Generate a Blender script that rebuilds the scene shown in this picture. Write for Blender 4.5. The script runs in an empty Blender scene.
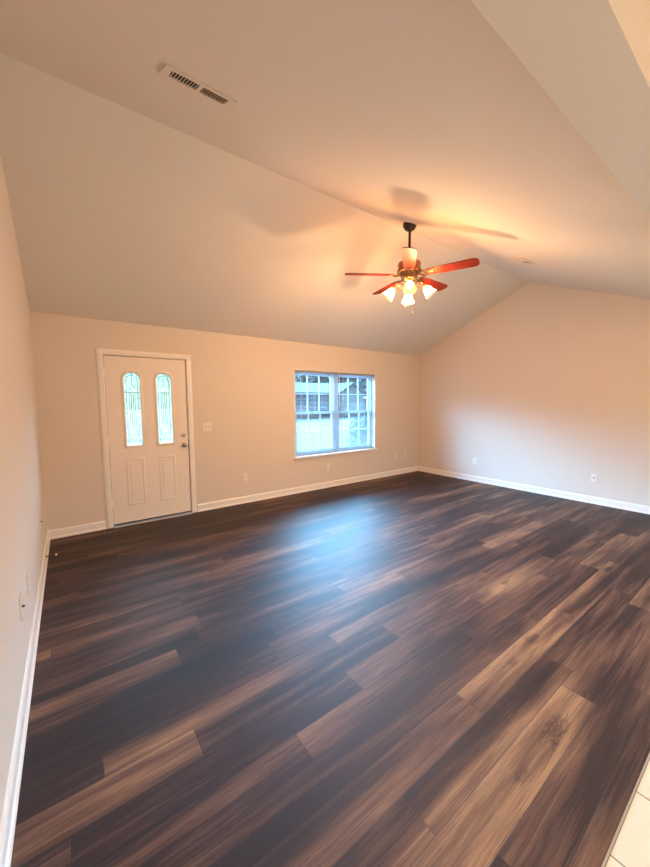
import bpy, bmesh, math, random
from mathutils import Vector, Matrix
R = math.radians
PI = math.pi
random.seed(7)
scene = bpy.context.scene
COL = scene.collection

# ------------------------------------------------------------------ camera
f_px, pitch, roll, yaw = 347.929, 0.088, -0.007, 0.636
cp, sp, cyw, syw = math.cos(pitch), math.sin(pitch), math.cos(yaw), math.sin(yaw)
F = Vector((syw * cp, cyw * cp, -sp))
Rv = Vector((cyw, -syw, 0))
U = Rv.cross(F)
R2 = math.cos(roll) * Rv + math.sin(roll) * U
U2 = -math.sin(roll) * Rv + math.cos(roll) * U
cam_d = bpy.data.cameras.new('camera')
cam_d.sensor_fit = 'VERTICAL'
cam_d.sensor_height = 36
cam_d.sensor_width = 27
cam_d.lens = f_px / 867 * 36
cam_d.clip_start = 0.02
cam_d.clip_end = 500
cam = bpy.data.objects.new('camera', cam_d)
M4 = Matrix((R2, U2, -F)).transposed().to_4x4()
M4.translation = Vector((0.255, -4.795, 1.475))
cam.matrix_world = M4
COL.objects.link(cam)
scene.camera = cam

# ------------------------------------------------------------------ view
vs = scene.view_settings
vs.view_transform = 'Standard'
vs.look = 'None'
vs.gamma = 1
vs.use_curve_mapping = False
vs.exposure = 0.0
W, D = 6.286, 0.0
SKY_STRENGTH = 1.0
BULB_W = 63.0
KITCHEN_W = 14.0
REAR_FILL_W = 66.0
RIGHT_FILL_W = 50.0
LEFT_FILL_W = 16.0
BULB_C = (1.0, 0.59, 0.31)
KITCHEN_C = (1.0, 0.75, 0.35)
REAR_FILL_C = (1.0, 0.38, 0.05)
SIDE_FILL_C = (0.62, 1.0, 0.98)

# ------------------------------------------------------------------ world: hazy bright overcast sky, dim at the tree line
w = bpy.data.worlds.new('sky')
scene.world = w
w.use_nodes = True
nt = w.node_tree
nt.nodes.clear()
tc = nt.nodes.new('ShaderNodeTexCoord')
sep = nt.nodes.new('ShaderNodeSeparateXYZ')
rmp = nt.nodes.new('ShaderNodeValToRGB')
bgn = nt.nodes.new('ShaderNodeBackground')
wo = nt.nodes.new('ShaderNodeOutputWorld')
nt.links.new(tc.outputs['Generated'], sep.inputs[0])
nt.links.new(sep.outputs['Z'], rmp.inputs[0])
glow = nt.nodes.new('ShaderNodeMapRange')      # the bright side of the overcast sky lies beyond the street
glow.inputs['From Min'].default_value = 0.0
glow.inputs['From Max'].default_value = 0.55
glow.inputs['To Min'].default_value = 0.10
glow.inputs['To Max'].default_value = 1.0
mixw = nt.nodes.new('ShaderNodeVectorMath')
mixw.operation = 'SCALE'
nt.links.new(sep.outputs['Y'], glow.inputs['Value'])
nt.links.new(rmp.outputs[0], mixw.inputs[0])
nt.links.new(glow.outputs[0], mixw.inputs['Scale'])
nt.links.new(mixw.outputs[0], bgn.inputs[0])
nt.links.new(bgn.outputs[0], wo.inputs[0])
el = rmp.color_ramp.elements
el[0].position = 0.0
el[0].color = (0.45, 0.85, 1.05, 1)
el[1].position = 0.30
el[1].color = (48.0, 116.0, 190.0, 1)
e = el.new(0.78)
e.color = (2.0, 4.0, 6.0, 1)
e = el.new(0.10)
e.color = (0.55, 1.0, 1.25, 1)
bgn.inputs[1].default_value = SKY_STRENGTH


def area(name, loc, rot, size, sy, power, color):
    l = bpy.data.lights.new(name, 'AREA')
    l.shape = 'RECTANGLE'
    l.size, l.size_y = size, sy
    l.energy = power
    l.color = color
    o = bpy.data.objects.new(name, l)
    o.location = loc
    o.rotation_euler = rot
    COL.objects.link(o)
    return o


# added warm fill light behind the camera
area('rear_fill_light', (2.6, -7.9, 1.25), (R(90), 0, 0), 2.2, 1.9, REAR_FILL_W, REAR_FILL_C)
# added fill from the right for daylight, no door built in that wall
area('right_fill_light', (W - .05, -6.2, 1.1), (R(90), 0, R(90)), 1.8, 1.9, RIGHT_FILL_W, SIDE_FILL_C)
# added fill from the left to cool the right wall, no window built
area('left_fill_light', (.05, -6.6, 1.3), (R(90), 0, R(-90)), 1.6, 1.2, LEFT_FILL_W, SIDE_FILL_C)
# warm kitchen ceiling fixture
area('kitchen_lamp_light', (2.6, -5.9, 2.33), (0, 0, 0), 0.9, 0.35, KITCHEN_W, KITCHEN_C)

# ------------------------------------------------------------------ dimensions
EZ = 2.44
RY, RZ = -2.118, 3.361
HY0, HY1, HZ = -4.52, -4.36, 2.262      # header over the kitchen opening
KY = -8.0
KB = (RZ - EZ) / (RY - HY1)


# ------------------------------------------------------------------ materials
def mat(name, col, rough=0.5, metal=0.0, bump=None, spec=0.5, **kw):
    m = bpy.data.materials.new(name)
    m.use_nodes = True
    b = m.node_tree.nodes['Principled BSDF']
    b.inputs['Base Color'].default_value = (*col, 1)
    b.inputs['Roughness'].default_value = rough
    b.inputs['Metallic'].default_value = metal
    b.inputs['Specular IOR Level'].default_value = spec
    for k, v in kw.items():
        b.inputs[k].default_value = v
    n = m.node_tree
    if bump:
        sc, st = bump
        t = n.nodes.new('ShaderNodeTexCoord')
        no = n.nodes.new('ShaderNodeTexNoise')
        no.inputs['Scale'].default_value = sc
        no.inputs['Detail'].default_value = 4
        bp = n.nodes.new('ShaderNodeBump')
        bp.inputs['Strength'].default_value = st
        bp.inputs['Distance'].default_value = 0.01
        n.links.new(t.outputs['Object'], no.inputs[0])
        n.links.new(no.outputs[0], bp.inputs['Height'])
        n.links.new(bp.outputs[0], b.inputs['Normal'])
    return m


def noisy(name, c1, c2, scale, rough=0.8, stretch=(1, 1, 1), bump=0.0):
    m = mat(name, c1, rough)
    n = m.node_tree
    b = n.nodes['Principled BSDF']
    t = n.nodes.new('ShaderNodeTexCoord')
    mp = n.nodes.new('ShaderNodeMapping')
    mp.inputs['Scale'].default_value = stretch
    no = n.nodes.new('ShaderNodeTexNoise')
    no.inputs['Scale'].default_value = scale
    no.inputs['Detail'].default_value = 5
    r = n.nodes.new('ShaderNodeValToRGB')
    r.color_ramp.elements[0].position = 0.35
    r.color_ramp.elements[0].color = (*c1, 1)
    r.color_ramp.elements[1].position = 0.65
    r.color_ramp.elements[1].color = (*c2, 1)
    n.links.new(t.outputs['Object'], mp.inputs[0])
    n.links.new(mp.outputs[0], no.inputs[0])
    n.links.new(no.outputs[0], r.inputs[0])
    n.links.new(r.outputs[0], b.inputs['Base Color'])
    if bump:
        bp = n.nodes.new('ShaderNodeBump')
        bp.inputs['Strength'].default_value = bump
        bp.inputs['Distance'].default_value = 0.01
        n.links.new(no.outputs[0], bp.inputs['Height'])
        n.links.new(bp.outputs[0], b.inputs['Normal'])
    return m


M = {}
M['wall'] = mat('wall_paint', (0.69, 0.61, 0.53), 0.75, bump=(90, 0.06), spec=0.2)
M['ceiling'] = mat('ceiling_paint', (0.74, 0.69, 0.62), 0.85, bump=(70, 0.08), spec=0.15)
M['trim'] = mat('white_trim_paint', (0.82, 0.78, 0.73), 0.35)
M['door'] = mat('door_paint', (0.80, 0.73, 0.66), 0.4, bump=(60, 0.02))
M['vinyl'] = mat('blue_cast_vinyl', (0.58, 0.67, 0.78), 0.4)  # white frame with the blue daylight haze put into its colour
M['plate'] = mat('plastic_plate', (0.78, 0.74, 0.68), 0.35)
M['slot'] = mat('dark_slot', (0.02, 0.018, 0.016), 0.6)
M['bronze'] = mat('dark_bronze', (0.045, 0.035, 0.03), 0.3, 0.85)
M['brass'] = mat('antique_brass', (0.42, 0.24, 0.12), 0.32, 0.9)
M['brass_dark'] = mat('dark_antique_brass', (0.12, 0.075, 0.04), 0.35, 0.85)
M['copper'] = mat('rose_bronze', (0.30, 0.13, 0.08), 0.4, 0.6)
M['nickel'] = mat('brushed_nickel', (0.42, 0.38, 0.33), 0.28, 0.95)
M['alu'] = mat('aluminium', (0.62, 0.63, 0.66), 0.3, 0.9)
M['rubber'] = mat('white_rubber', (0.75, 0.72, 0.68), 0.6)
M['lead'] = mat('lead_came', (0.10, 0.13, 0.14), 0.4, 0.6)
M['cord'] = mat('white_cord', (0.85, 0.85, 0.82), 0.6)
M['ventmetal'] = mat('vent_enamel', (0.72, 0.64, 0.56), 0.4, 0.1)
M['ventgrey'] = mat('vent_shadow_louvre', (0.33, 0.27, 0.19), 0.5, 0.1)  # darker copy of the vent enamel, louvre shade put into the colour
M['strip'] = mat('transition_strip', (0.50, 0.46, 0.40), 0.35, 0.6)
M['gap'] = mat('weather_strip', (0.03, 0.025, 0.03), 0.6)
M['cherry'] = noisy('cherry_wood', (0.08, 0.008, 0.005), (0.17, 0.020, 0.010), 4, 0.5, (1, 18, 1))
M['cherry'].node_tree.nodes['Principled BSDF'].inputs['Specular IOR Level'].default_value = 0.15
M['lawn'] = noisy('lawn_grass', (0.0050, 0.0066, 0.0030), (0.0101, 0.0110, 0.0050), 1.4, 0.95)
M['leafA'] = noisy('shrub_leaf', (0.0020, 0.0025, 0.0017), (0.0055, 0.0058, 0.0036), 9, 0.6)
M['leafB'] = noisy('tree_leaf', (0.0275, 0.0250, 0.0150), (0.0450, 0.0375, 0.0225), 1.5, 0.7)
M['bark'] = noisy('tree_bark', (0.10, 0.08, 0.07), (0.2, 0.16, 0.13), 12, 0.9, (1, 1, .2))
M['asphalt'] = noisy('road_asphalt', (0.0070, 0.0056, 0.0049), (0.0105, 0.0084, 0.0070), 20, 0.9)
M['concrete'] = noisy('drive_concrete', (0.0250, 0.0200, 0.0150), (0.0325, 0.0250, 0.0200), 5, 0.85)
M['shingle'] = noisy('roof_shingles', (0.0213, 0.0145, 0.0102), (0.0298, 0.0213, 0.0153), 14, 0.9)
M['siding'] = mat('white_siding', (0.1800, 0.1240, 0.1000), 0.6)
M['carpaint'] = mat('white_car_paint', (0.85, 0.86, 0.88), 0.2)
M['carglass'] = mat('dark_car_glass', (0.03, 0.04, 0.05), 0.08)
M['tyre'] = mat('tyre_rubber', (0.025, 0.025, 0.028), 0.8)


def brick_mat():
    m = mat('red_brick', (0.4, 0.2, 0.18), 0.9)
    n = m.node_tree
    t = n.nodes.new('ShaderNodeTexCoord')
    mp = n.nodes.new('ShaderNodeMapping')
    mp.inputs['Rotation'].default_value = (R(90), 0, 0)
    b = n.nodes.new('ShaderNodeTexBrick')
    b.inputs['Color1'].default_value = (0.16, 0.07, 0.055, 1)
    b.inputs['Color2'].default_value = (0.20, 0.085, 0.07, 1)
    b.inputs['Mortar'].default_value = (0.2, 0.15, 0.13, 1)
    b.inputs['Scale'].default_value = 4.2
    n.links.new(t.outputs['Object'], mp.inputs[0])
    n.links.new(mp.outputs[0], b.inputs[0])
    n.links.new(b.outputs[0], n.nodes['Principled BSDF'].inputs['Base Color'])
    return m


M['brick'] = brick_mat()


def thin_glass(name, tint, gloss=0.06):
    m = bpy.data.materials.new(name)
    m.use_nodes = True
    n = m.node_tree
    n.nodes.clear()
    tr = n.nodes.new('ShaderNodeBsdfTransparent')
    tr.inputs[0].default_value = (*tint, 1)
    gl = n.nodes.new('ShaderNodeBsdfGlossy')
    gl.inputs['Roughness'].default_value = 0.02
    mx = n.nodes.new('ShaderNodeMixShader')
    mx.inputs[0].default_value = gloss
    out = n.nodes.new('ShaderNodeOutputMaterial')
    n.links.new(tr.outputs[0], mx.inputs[1])
    n.links.new(gl.outputs[0], mx.inputs[2])
    n.links.new(mx.outputs[0], out.inputs[0])
    return m


M['glass'] = thin_glass('window_glass', (0.92, 0.97, 0.98), 0.04)


def textured_glass():
    """obscure leaded glass: scatters daylight, lets some straight through"""
    m = bpy.data.materials.new('obscure_leaded_glass')
    m.use_nodes = True
    n = m.node_tree
    n.nodes.clear()
    tr = n.nodes.new('ShaderNodeBsdfTransparent')
    tr.inputs[0].default_value = (0.85, 0.85, 0.80, 1)
    tl = n.nodes.new('ShaderNodeBsdfTranslucent')
    gl = n.nodes.new('ShaderNodeBsdfGlossy')
    gl.inputs['Roughness'].default_value = 0.15
    t = n.nodes.new('ShaderNodeTexCoord')
    no = n.nodes.new('ShaderNodeTexNoise')
    no.inputs['Scale'].default_value = 24
    no.inputs['Detail'].default_value = 3
    r = n.nodes.new('ShaderNodeValToRGB')
    r.color_ramp.elements[0].position = 0.35
    r.color_ramp.elements[0].color = (0.085, 0.085, 0.05, 1)
    r.color_ramp.elements[1].position = 0.62
    r.color_ramp.elements[1].color = (0.18, 0.14, 0.085, 1)
    n.links.new(t.outputs['Object'], no.inputs[0])
    n.links.new(no.outputs[0], r.inputs[0])
    n.links.new(r.outputs[0], tl.inputs[0])
    a = n.nodes.new('ShaderNodeMixShader')
    a.inputs[0].default_value = 0.36
    b = n.nodes.new('ShaderNodeMixShader')
    b.inputs[0].default_value = 0.05
    out = n.nodes.new('ShaderNodeOutputMaterial')
    n.links.new(tr.outputs[0], a.inputs[1])
    n.links.new(tl.outputs[0], a.inputs[2])
    n.links.new(a.outputs[0], b.inputs[1])
    n.links.new(gl.outputs[0], b.inputs[2])
    n.links.new(b.outputs[0], out.inputs[0])
    return m


M['obscure'] = textured_glass()


def shade_glass():
    m = bpy.data.materials.new('frosted_shade_glass')
    m.use_nodes = True
    n = m.node_tree
    n.nodes.clear()
    tr = n.nodes.new('ShaderNodeBsdfTransparent')
    tr.inputs[0].default_value = (0.56, 0.38, 0.22, 1)
    tl = n.nodes.new('ShaderNodeBsdfTranslucent')
    tl.inputs[0].default_value = (1.0, 0.82, 0.5, 1)
    em = n.nodes.new('ShaderNodeEmission')
    em.inputs[0].default_value = (1.0, 0.55, 0.15, 1)
    em.inputs[1].default_value = 0.5
    a = n.nodes.new('ShaderNodeMixShader')
    a.inputs[0].default_value = 0.45
    ad = n.nodes.new('ShaderNodeAddShader')
    out = n.nodes.new('ShaderNodeOutputMaterial')
    n.links.new(tr.outputs[0], a.inputs[1])
    n.links.new(tl.outputs[0], a.inputs[2])
    n.links.new(a.outputs[0], ad.inputs[0])
    n.links.new(em.outputs[0], ad.inputs[1])
    n.links.new(ad.outputs[0], out.inputs[0])
    return m


M['shade'] = shade_glass()


def emis(name, col, s):
    m = bpy.data.materials.new(name)
    m.use_nodes = True
    n = m.node_tree
    n.nodes.clear()
    em = n.nodes.new('ShaderNodeEmission')
    em.inputs[0].default_value = (*col, 1)
    em.inputs[1].default_value = s
    out = n.nodes.new('ShaderNodeOutputMaterial')
    n.links.new(em.outputs[0], out.inputs[0])
    return m


M['bulb'] = emis('lit_bulb', (1.0, 0.83, 0.5), 9)


def slat_mat():
    m = bpy.data.materials.new('white_blind_slat')
    m.use_nodes = True
    n = m.node_tree
    n.nodes.clear()
    d = n.nodes.new('ShaderNodeBsdfDiffuse')
    d.inputs[0].default_value = (0.50, 0.54, 0.56, 1)
    t = n.nodes.new('ShaderNodeBsdfTranslucent')
    t.inputs[0].default_value = (0.30, 0.32, 0.32, 1)
    a = n.nodes.new('ShaderNodeMixShader')
    a.inputs[0].default_value = 0.4
    out = n.nodes.new('ShaderNodeOutputMaterial')
    n.links.new(d.outputs[0], a.inputs[1])
    n.links.new(t.outputs[0], a.inputs[2])
    n.links.new(a.outputs[0], out.inputs[0])
    return m


M['slat'] = slat_mat()


def wood_floor():
    m = bpy.data.materials.new('dark_plank_floor')
    m.use_nodes = True
    n = m.node_tree
    N, L = n.nodes, n.links
    b = N['Principled BSDF']
    at = N.new('ShaderNodeAttribute'); at.attribute_name = 'tone'
    asd = N.new('ShaderNodeAttribute'); asd.attribute_name = 'seed'
    uv = N.new('ShaderNodeUVMap'); uv.uv_map = 'edge'
    tc = N.new('ShaderNodeTexCoord')

    def math_(op, a=None, b_=None, c=None):
        q = N.new('ShaderNodeMath'); q.operation = op
        for i, v in enumerate((a, b_, c)):
            if v is None: continue
            if isinstance(v, (int, float)): q.inputs[i].default_value = v
            else: L.new(v, q.inputs[i])
        return q.outputs[0]

    off = N.new('ShaderNodeCombineXYZ')
    L.new(math_('MULTIPLY', asd.outputs['Fac'], 31.0), off.inputs[0])
    L.new(math_('MULTIPLY', asd.outputs['Fac'], 17.0), off.inputs[1])
    add = N.new('ShaderNodeVectorMath'); add.operation = 'ADD'
    L.new(tc.outputs['Object'], add.inputs[0]); L.new(off.outputs[0], add.inputs[1])

    def noise(src, scale, sc=1.0, det=4, dist=0.0, rough=0.5):
        mp = N.new('ShaderNodeMapping'); mp.inputs['Scale'].default_value = scale
        L.new(src, mp.inputs[0])
        q = N.new('ShaderNodeTexNoise')
        q.inputs['Scale'].default_value = sc
        q.inputs['Detail'].default_value = det
        q.inputs['Roughness'].default_value = rough
        q.inputs['Distortion'].default_value = dist
        L.new(mp.outputs[0], q.inputs[0])
        return q.outputs[0]

    big = noise(add.outputs[0], (0.9, 8.0, 1), 1.0, 3, 0.5)        # cloudy streaks inside a plank
    cross = noise(tc.outputs['Object'], (0.55, 4.2, 1), 1.0, 2, 0.3)   # long soft dark bands
    ring = noise(add.outputs[0], (1.5, 38.0, 1), 1.0, 7, 0.6, 0.62)
    fine = noise(add.outputs[0], (5.0, 210.0, 1), 1.0, 5, 0.2, 0.7)
    rag = noise(tc.outputs['Object'], (14.0, 34.0, 1), 1.0, 6, 1.5, 0.65)
    # value = tone + streaks
    v = math_('MULTIPLY_ADD', math_('SUBTRACT', big, 0.5), 1.1, at.outputs['Fac'])
    v = math_('MULTIPLY_ADD', math_('SUBTRACT', cross, 0.5), 1.35, v)
    v = math_('MULTIPLY_ADD', math_('SUBTRACT', ring, 0.5), 0.75, v)
    v = math_('MULTIPLY_ADD', math_('SUBTRACT', fine, 0.5), 0.75, v)
    # knots: at their own places on the pale boards
    for kx, ky, ax, ay, s in ((2.50, -3.905, .085, .028, .42), (1.93, -4.245, .095, .030, .40), (4.00, -3.90, .07, .025, .4),
                              (2.20, -3.93, .05, .02, .2), (1.62, -4.24, .05, .018, .2), (2.95, -3.33, .06, .02, .3), (3.05, -3.47, .06, .02, .3)):
        sb = N.new('ShaderNodeVectorMath'); sb.operation = 'SUBTRACT'
        L.new(tc.outputs['Object'], sb.inputs[0]); sb.inputs[1].default_value = (kx, ky, 0)
        dv = N.new('ShaderNodeVectorMath'); dv.operation = 'DIVIDE'
        L.new(sb.outputs[0], dv.inputs[0]); dv.inputs[1].default_value = (ax, ay, 1)
        ln = N.new('ShaderNodeVectorMath'); ln.operation = 'LENGTH'
        L.new(dv.outputs[0], ln.inputs[0])
        rr = math_('MULTIPLY_ADD', math_('SUBTRACT', rag, 0.5), 3.4, ln.outputs['Value'])
        k = N.new('ShaderNodeMapRange'); k.interpolation_type = 'SMOOTHSTEP'
        k.inputs['From Min'].default_value = 1.5
        k.inputs['From Max'].default_value = 0.3
        k.inputs['To Min'].default_value = 0
        k.inputs['To Max'].default_value = s
        L.new(rr, k.inputs['Value'])
        wob = math_('MULTIPLY_ADD', math_('SINE', math_('MULTIPLY', rr, 13.0)), 0.35, 0.65)
        v = math_('SUBTRACT', v, math_('MULTIPLY', k.outputs[0], wob))
    r = N.new('ShaderNodeValToRGB')
    L.new(v, r.inputs[0])
    e = r.color_ramp.elements
    e[0].position = 0.05; e[0].color = (0.014, 0.0075, 0.010, 1)
    e[1].position = 1.0; e[1].color = (0.37, 0.21, 0.11, 1)
    for p_, c_ in ((0.32, (0.031, 0.0135, 0.012)), (0.55, (0.098, 0.047, 0.033)), (0.78, (0.20, 0.105, 0.060))):
        q = e.new(p_); q.color = (*c_, 1)
    # plank edges (uv holds the distance to the nearest long / short edge in metres)
    sx = N.new('ShaderNodeSeparateXYZ'); L.new(uv.outputs[0], sx.inputs[0])
    # u runs 0..len, v runs 0..width ; attributes keep plank length and width
    al = N.new('ShaderNodeAttribute'); al.attribute_name = 'plen'
    aw = N.new('ShaderNodeAttribute'); aw.attribute_name = 'pwid'
    du = math_('MINIMUM', sx.outputs[0], math_('SUBTRACT', al.outputs['Fac'], sx.outputs[0]))
    dw = math_('MINIMUM', sx.outputs[1], math_('SUBTRACT', aw.outputs['Fac'], sx.outputs[1]))
    dmin = math_('MINIMUM', du, dw)
    ed = N.new('ShaderNodeMapRange'); ed.inputs['From Min'].default_value = 0.0005; ed.inputs['From Max'].default_value = 0.0016
    L.new(dmin, ed.inputs['Value'])
    mixc = N.new('ShaderNodeMix'); mixc.data_type = 'RGBA'
    mixc.inputs['A'].default_value = (0.045, 0.025, 0.02, 1)
    L.new(ed.outputs[0], mixc.inputs['Factor']); L.new(r.outputs[0], mixc.inputs['B'])
    L.new(mixc.outputs['Result'], b.inputs['Base Color'])
    rg = N.new('ShaderNodeMapRange'); rg.inputs['To Min'].default_value = 0.50; rg.inputs['To Max'].default_value = 0.64
    L.new(fine, rg.inputs['Value']); L.new(rg.outputs[0], b.inputs['Roughness'])
    b.inputs['Specular IOR Level'].default_value = 0.45
    bp = N.new('ShaderNodeBump'); bp.inputs['Strength'].default_value = 0.5; bp.inputs['Distance'].default_value = 0.0012
    h = math_('MULTIPLY_ADD', ring, 1.2, math_('MULTIPLY', fine, 0.8))
    L.new(math_('MULTIPLY', h, ed.outputs[0]), bp.inputs['Height'])
    L.new(bp.outputs[0], b.inputs['Normal'])
    return m


M['floor'] = wood_floor()


def tile_mat():
    m = mat('cream_tile', (0.80, 0.72, 0.58), 0.3)
    n = m.node_tree
    t = n.nodes.new('ShaderNodeTexCoord')
    mp = n.nodes.new('ShaderNodeMapping')
    mp.inputs['Location'].default_value = (-0.045, 0.188, 0)
    b = n.nodes.new('ShaderNodeTexBrick')
    b.offset = 0
    b.inputs['Color1'].default_value = (0.80, 0.71, 0.56, 1)
    b.inputs['Color2'].default_value = (0.78, 0.69, 0.54, 1)
    b.inputs['Mortar'].default_value = (0.20, 0.17, 0.12, 1)
    b.inputs['Scale'].default_value = 1
    b.inputs['Mortar Size'].default_value = 0.0028
    b.inputs['Brick Width'].default_value = 0.31
    b.inputs['Row Height'].default_value = 0.31
    n.links.new(t.outputs['Object'], mp.inputs[0])
    n.links.new(mp.outputs[0], b.inputs[0])
    n.links.new(b.outputs[0], n.nodes['Principled BSDF'].inputs['Base Color'])
    return m


M['tile'] = tile_mat()


# ------------------------------------------------------------------ mesh helpers
class B:
    def __init__(self):
        self.bm = bmesh.new()

    def box(self, x0, x1, y0, y1, z0, z1, bev=0.0, mtx=None):
        g = bmesh.ops.create_cube(self.bm, size=1)
        vs_ = g['verts']
        for v in vs_:
            v.co = Vector(((x0 + x1) / 2 + v.co.x * (x1 - x0), (y0 + y1) / 2 + v.co.y * (y1 - y0), (z0 + z1) / 2 + v.co.z * (z1 - z0)))
        if bev:
            es = {e_ for v in vs_ for e_ in v.link_edges}
            rr = bmesh.ops.bevel(self.bm, geom=list(es), offset=bev, segments=2, profile=0.7, affect='EDGES')
            vs_ = list({v for v in rr['verts']} | {v for v in vs_ if v.is_valid})
        if mtx is not None:
            bmesh.ops.transform(self.bm, matrix=mtx, verts=vs_)
        return self

    def lathe(self, prof, seg=24, mtx=None, cap=True):
        """prof: (radius, z) list, around z"""
        rings = []
        for r_, z_ in prof:
            ring = [self.bm.verts.new((r_ * math.cos(2 * PI * i / seg), r_ * math.sin(2 * PI * i / seg), z_)) for i in range(seg)]
            rings.append(ring)
        for a, b_ in zip(rings, rings[1:]):
            for i in range(seg):
                j = (i + 1) % seg
                self.bm.faces.new((a[i], a[j], b_[j], b_[i]))
        if cap:
            self.bm.faces.new(list(reversed(rings[0])))
            self.bm.faces.new(rings[-1])
        if mtx is not None:
            bmesh.ops.transform(self.bm, matrix=mtx, verts=[v for r_ in rings for v in r_])
        return self

    def tube(self, pts, r_, seg=8, mtx=None):
        pts = [Vector(p_) for p_ in pts]
        rings = []
        up = Vector((0, 0, 1))
        for i, p_ in enumerate(pts):
            d = (pts[min(i + 1, len(pts) - 1)] - pts[max(i - 1, 0)]).normalized()
            a = d.cross(up)
            if a.length < 1e-3:
                a = d.cross(Vector((1, 0, 0)))
            a.normalize()
            c = d.cross(a)
            rad = r_[i] if isinstance(r_, (list, tuple)) else r_
            rings.append([self.bm.verts.new(p_ + (a * math.cos(2 * PI * k / seg) + c * math.sin(2 * PI * k / seg)) * rad) for k in range(seg)])
        for a, b_ in zip(rings, rings[1:]):
            for i in range(seg):
                j = (i + 1) % seg
                self.bm.faces.new((a[i], a[j], b_[j], b_[i]))
        self.bm.faces.new(list(reversed(rings[0])))
        self.bm.faces.new(rings[-1])
        if mtx is not None:
            bmesh.ops.transform(self.bm, matrix=mtx, verts=[v for q in rings for v in q])
        return self

    def prism(self, poly, axis, a0, a1, mtx=None):
        """poly in the plane across 'axis'; extruded a0..a1"""
        def P(p_, a):
            if axis == 'x': return (a, p_[0], p_[1])
            if axis == 'y': return (p_[0], a, p_[1])
            return (p_[0], p_[1], a)
        v0 = [self.bm.verts.new(P(p_, a0)) for p_ in poly]
        v1 = [self.bm.verts.new(P(p_, a1)) for p_ in poly]
        n_ = len(poly)
        self.bm.faces.new(v0)
        self.bm.faces.new(list(reversed(v1)))
        for i in range(n_):
            j = (i + 1) % n_
            self.bm.faces.new((v0[j], v0[i], v1[i], v1[j]))
        if mtx is not None:
            bmesh.ops.transform(self.bm, matrix=mtx, verts=v0 + v1)
        return self

    def build(self, name, m, parent=None, loc=(0, 0, 0), rot=None, smooth=False):
        bmesh.ops.recalc_face_normals(self.bm, faces=self.bm.faces[:])
        me = bpy.data.meshes.new(name)
        self.bm.to_mesh(me)
        self.bm.free()
        me.materials.append(m)
        if smooth:
            me.polygons.foreach_set('use_smooth', [True] * len(me.polygons))
            try:
                me.set_sharp_from_angle(angle=R(40))
            except Exception:
                pass
        o = bpy.data.objects.new(name, me)
        COL.objects.link(o)
        o.location = loc
        if rot is not None:
            o.rotation_euler = rot
        if parent is not None:
            o.parent = parent
        return o


def tag(o, label, cat, group=None, kind=None):
    o['label'] = label
    o['category'] = cat
    if group: o['group'] = group
    if kind: o['kind'] = kind
    return o


def struct(o, label=None):
    o['kind'] = 'structure'
    if label:
        o['label'] = label
    return o


def empty(name, loc, rot=(0, 0, 0)):
    o = bpy.data.objects.new(name, None)
    o.empty_display_size = 0.1
    o.location = loc
    o.rotation_euler = rot
    COL.objects.link(o)
    return o


def copy_tree(o, parent=None):
    c = o.copy()
    COL.objects.link(c)
    c.parent = parent
    for ch in [q for q in bpy.data.objects if q.parent == o and q != c]:
        copy_tree(ch, c)
    return c


# ------------------------------------------------------------------ setting: walls
DX0, DX1, DZ1 = 0.617, 1.540, 2.052       # door opening
WX0, WX1, WZ0, WZ1 = 3.190, 4.998, 0.572, 2.016   # window opening
T = 0.15
b = B()
for x0, x1, z0, z1 in ((-T, DX0, -0.05, 2.6), (DX0, DX1, DZ1, 2.6), (DX1, WX0, -0.05, 2.6), (WX0, WX1, -0.05, WZ0), (WX0, WX1, WZ1, 2.6), (WX1, W + T, -0.05, 2.6)):
    b.box(x0, x1, 0, T, z0, z1)
struct(b.build('wall_far', M['wall']), 'far tan wall holding the front door and window')
gable = [(0, -0.05), (0, EZ + .05), (RY, RZ + .05), (HY1, EZ + .05), (KY, EZ + .05), (KY, -0.05)]
struct(B().prism(gable, 'x', -T, 0).build('wall_left', M['wall']), 'pale wall along the left edge')
struct(B().prism(gable, 'x', W, W + T).build('wall_right', M['wall']), 'gabled right wall under the vaulted ceiling')
PX0, PX1, PZ1 = 1.5, 3.7, 2.1  # opening added to the unseen rear wall for light
b = B()
for x0, x1, z0, z1 in ((-T, PX0, -0.05, 2.5), (PX0, PX1, PZ1, 2.5), (PX1, W + T, -0.05, 2.5)):
    b.box(x0, x1, KY - T, KY, z0, z1)
struct(b.build('wall_rear', M['wall']), 'kitchen rear wall with an added opening')
# vaulted ceiling (two slopes), dropped header, flat kitchen ceiling
k_f = (RZ - EZ) / RY
poly = [(0.0, EZ), (RY, RZ), (HY1 + .02, EZ + .008), (HY1 + .02, EZ + .2), (RY, RZ + .2), (0.0, EZ + .2)]
struct(B().prism(poly, 'x', 0, W).build('ceiling', M['ceiling']), 'vaulted ceiling rising to a ridge above the fan')
struct(B().box(0, W, HY0, HY1, HZ, EZ + .2).build('wall_header', M['wall']), 'dropped header spanning the kitchen opening at top right')
struct(B().box(0, W, KY, HY0, EZ, EZ + .2).build('ceiling_kitchen', M['ceiling']), 'flat kitchen ceiling behind the header')

# ------------------------------------------------------------------ setting: floor (planks run along x)
rows = []
y = -4.31
edges = [-4.523, -4.46]
k = 0
while -4.46 + .15 * k < -0.0:
    k += 1
    edges.append(-4.46 + .15 * k)
edges = [q for q in edges if q < 0.0] + [0.0]
special_x = {2: 2.245, 4: 1.758, 8: 0.633, 9: 1.51, 12: 0.698, 7: 2.62}
special_tone = {}
rnd = random.Random(21)
bm = bmesh.new()
uvl = bm.loops.layers.uv.new('edge')
lt = bm.faces.layers.float.new('tone')
ls = bm.faces.layers.float.new('seed')
ll = bm.faces.layers.float.new('plen')
lw = bm.faces.layers.float.new('pwid')
PL = 1.22
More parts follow.
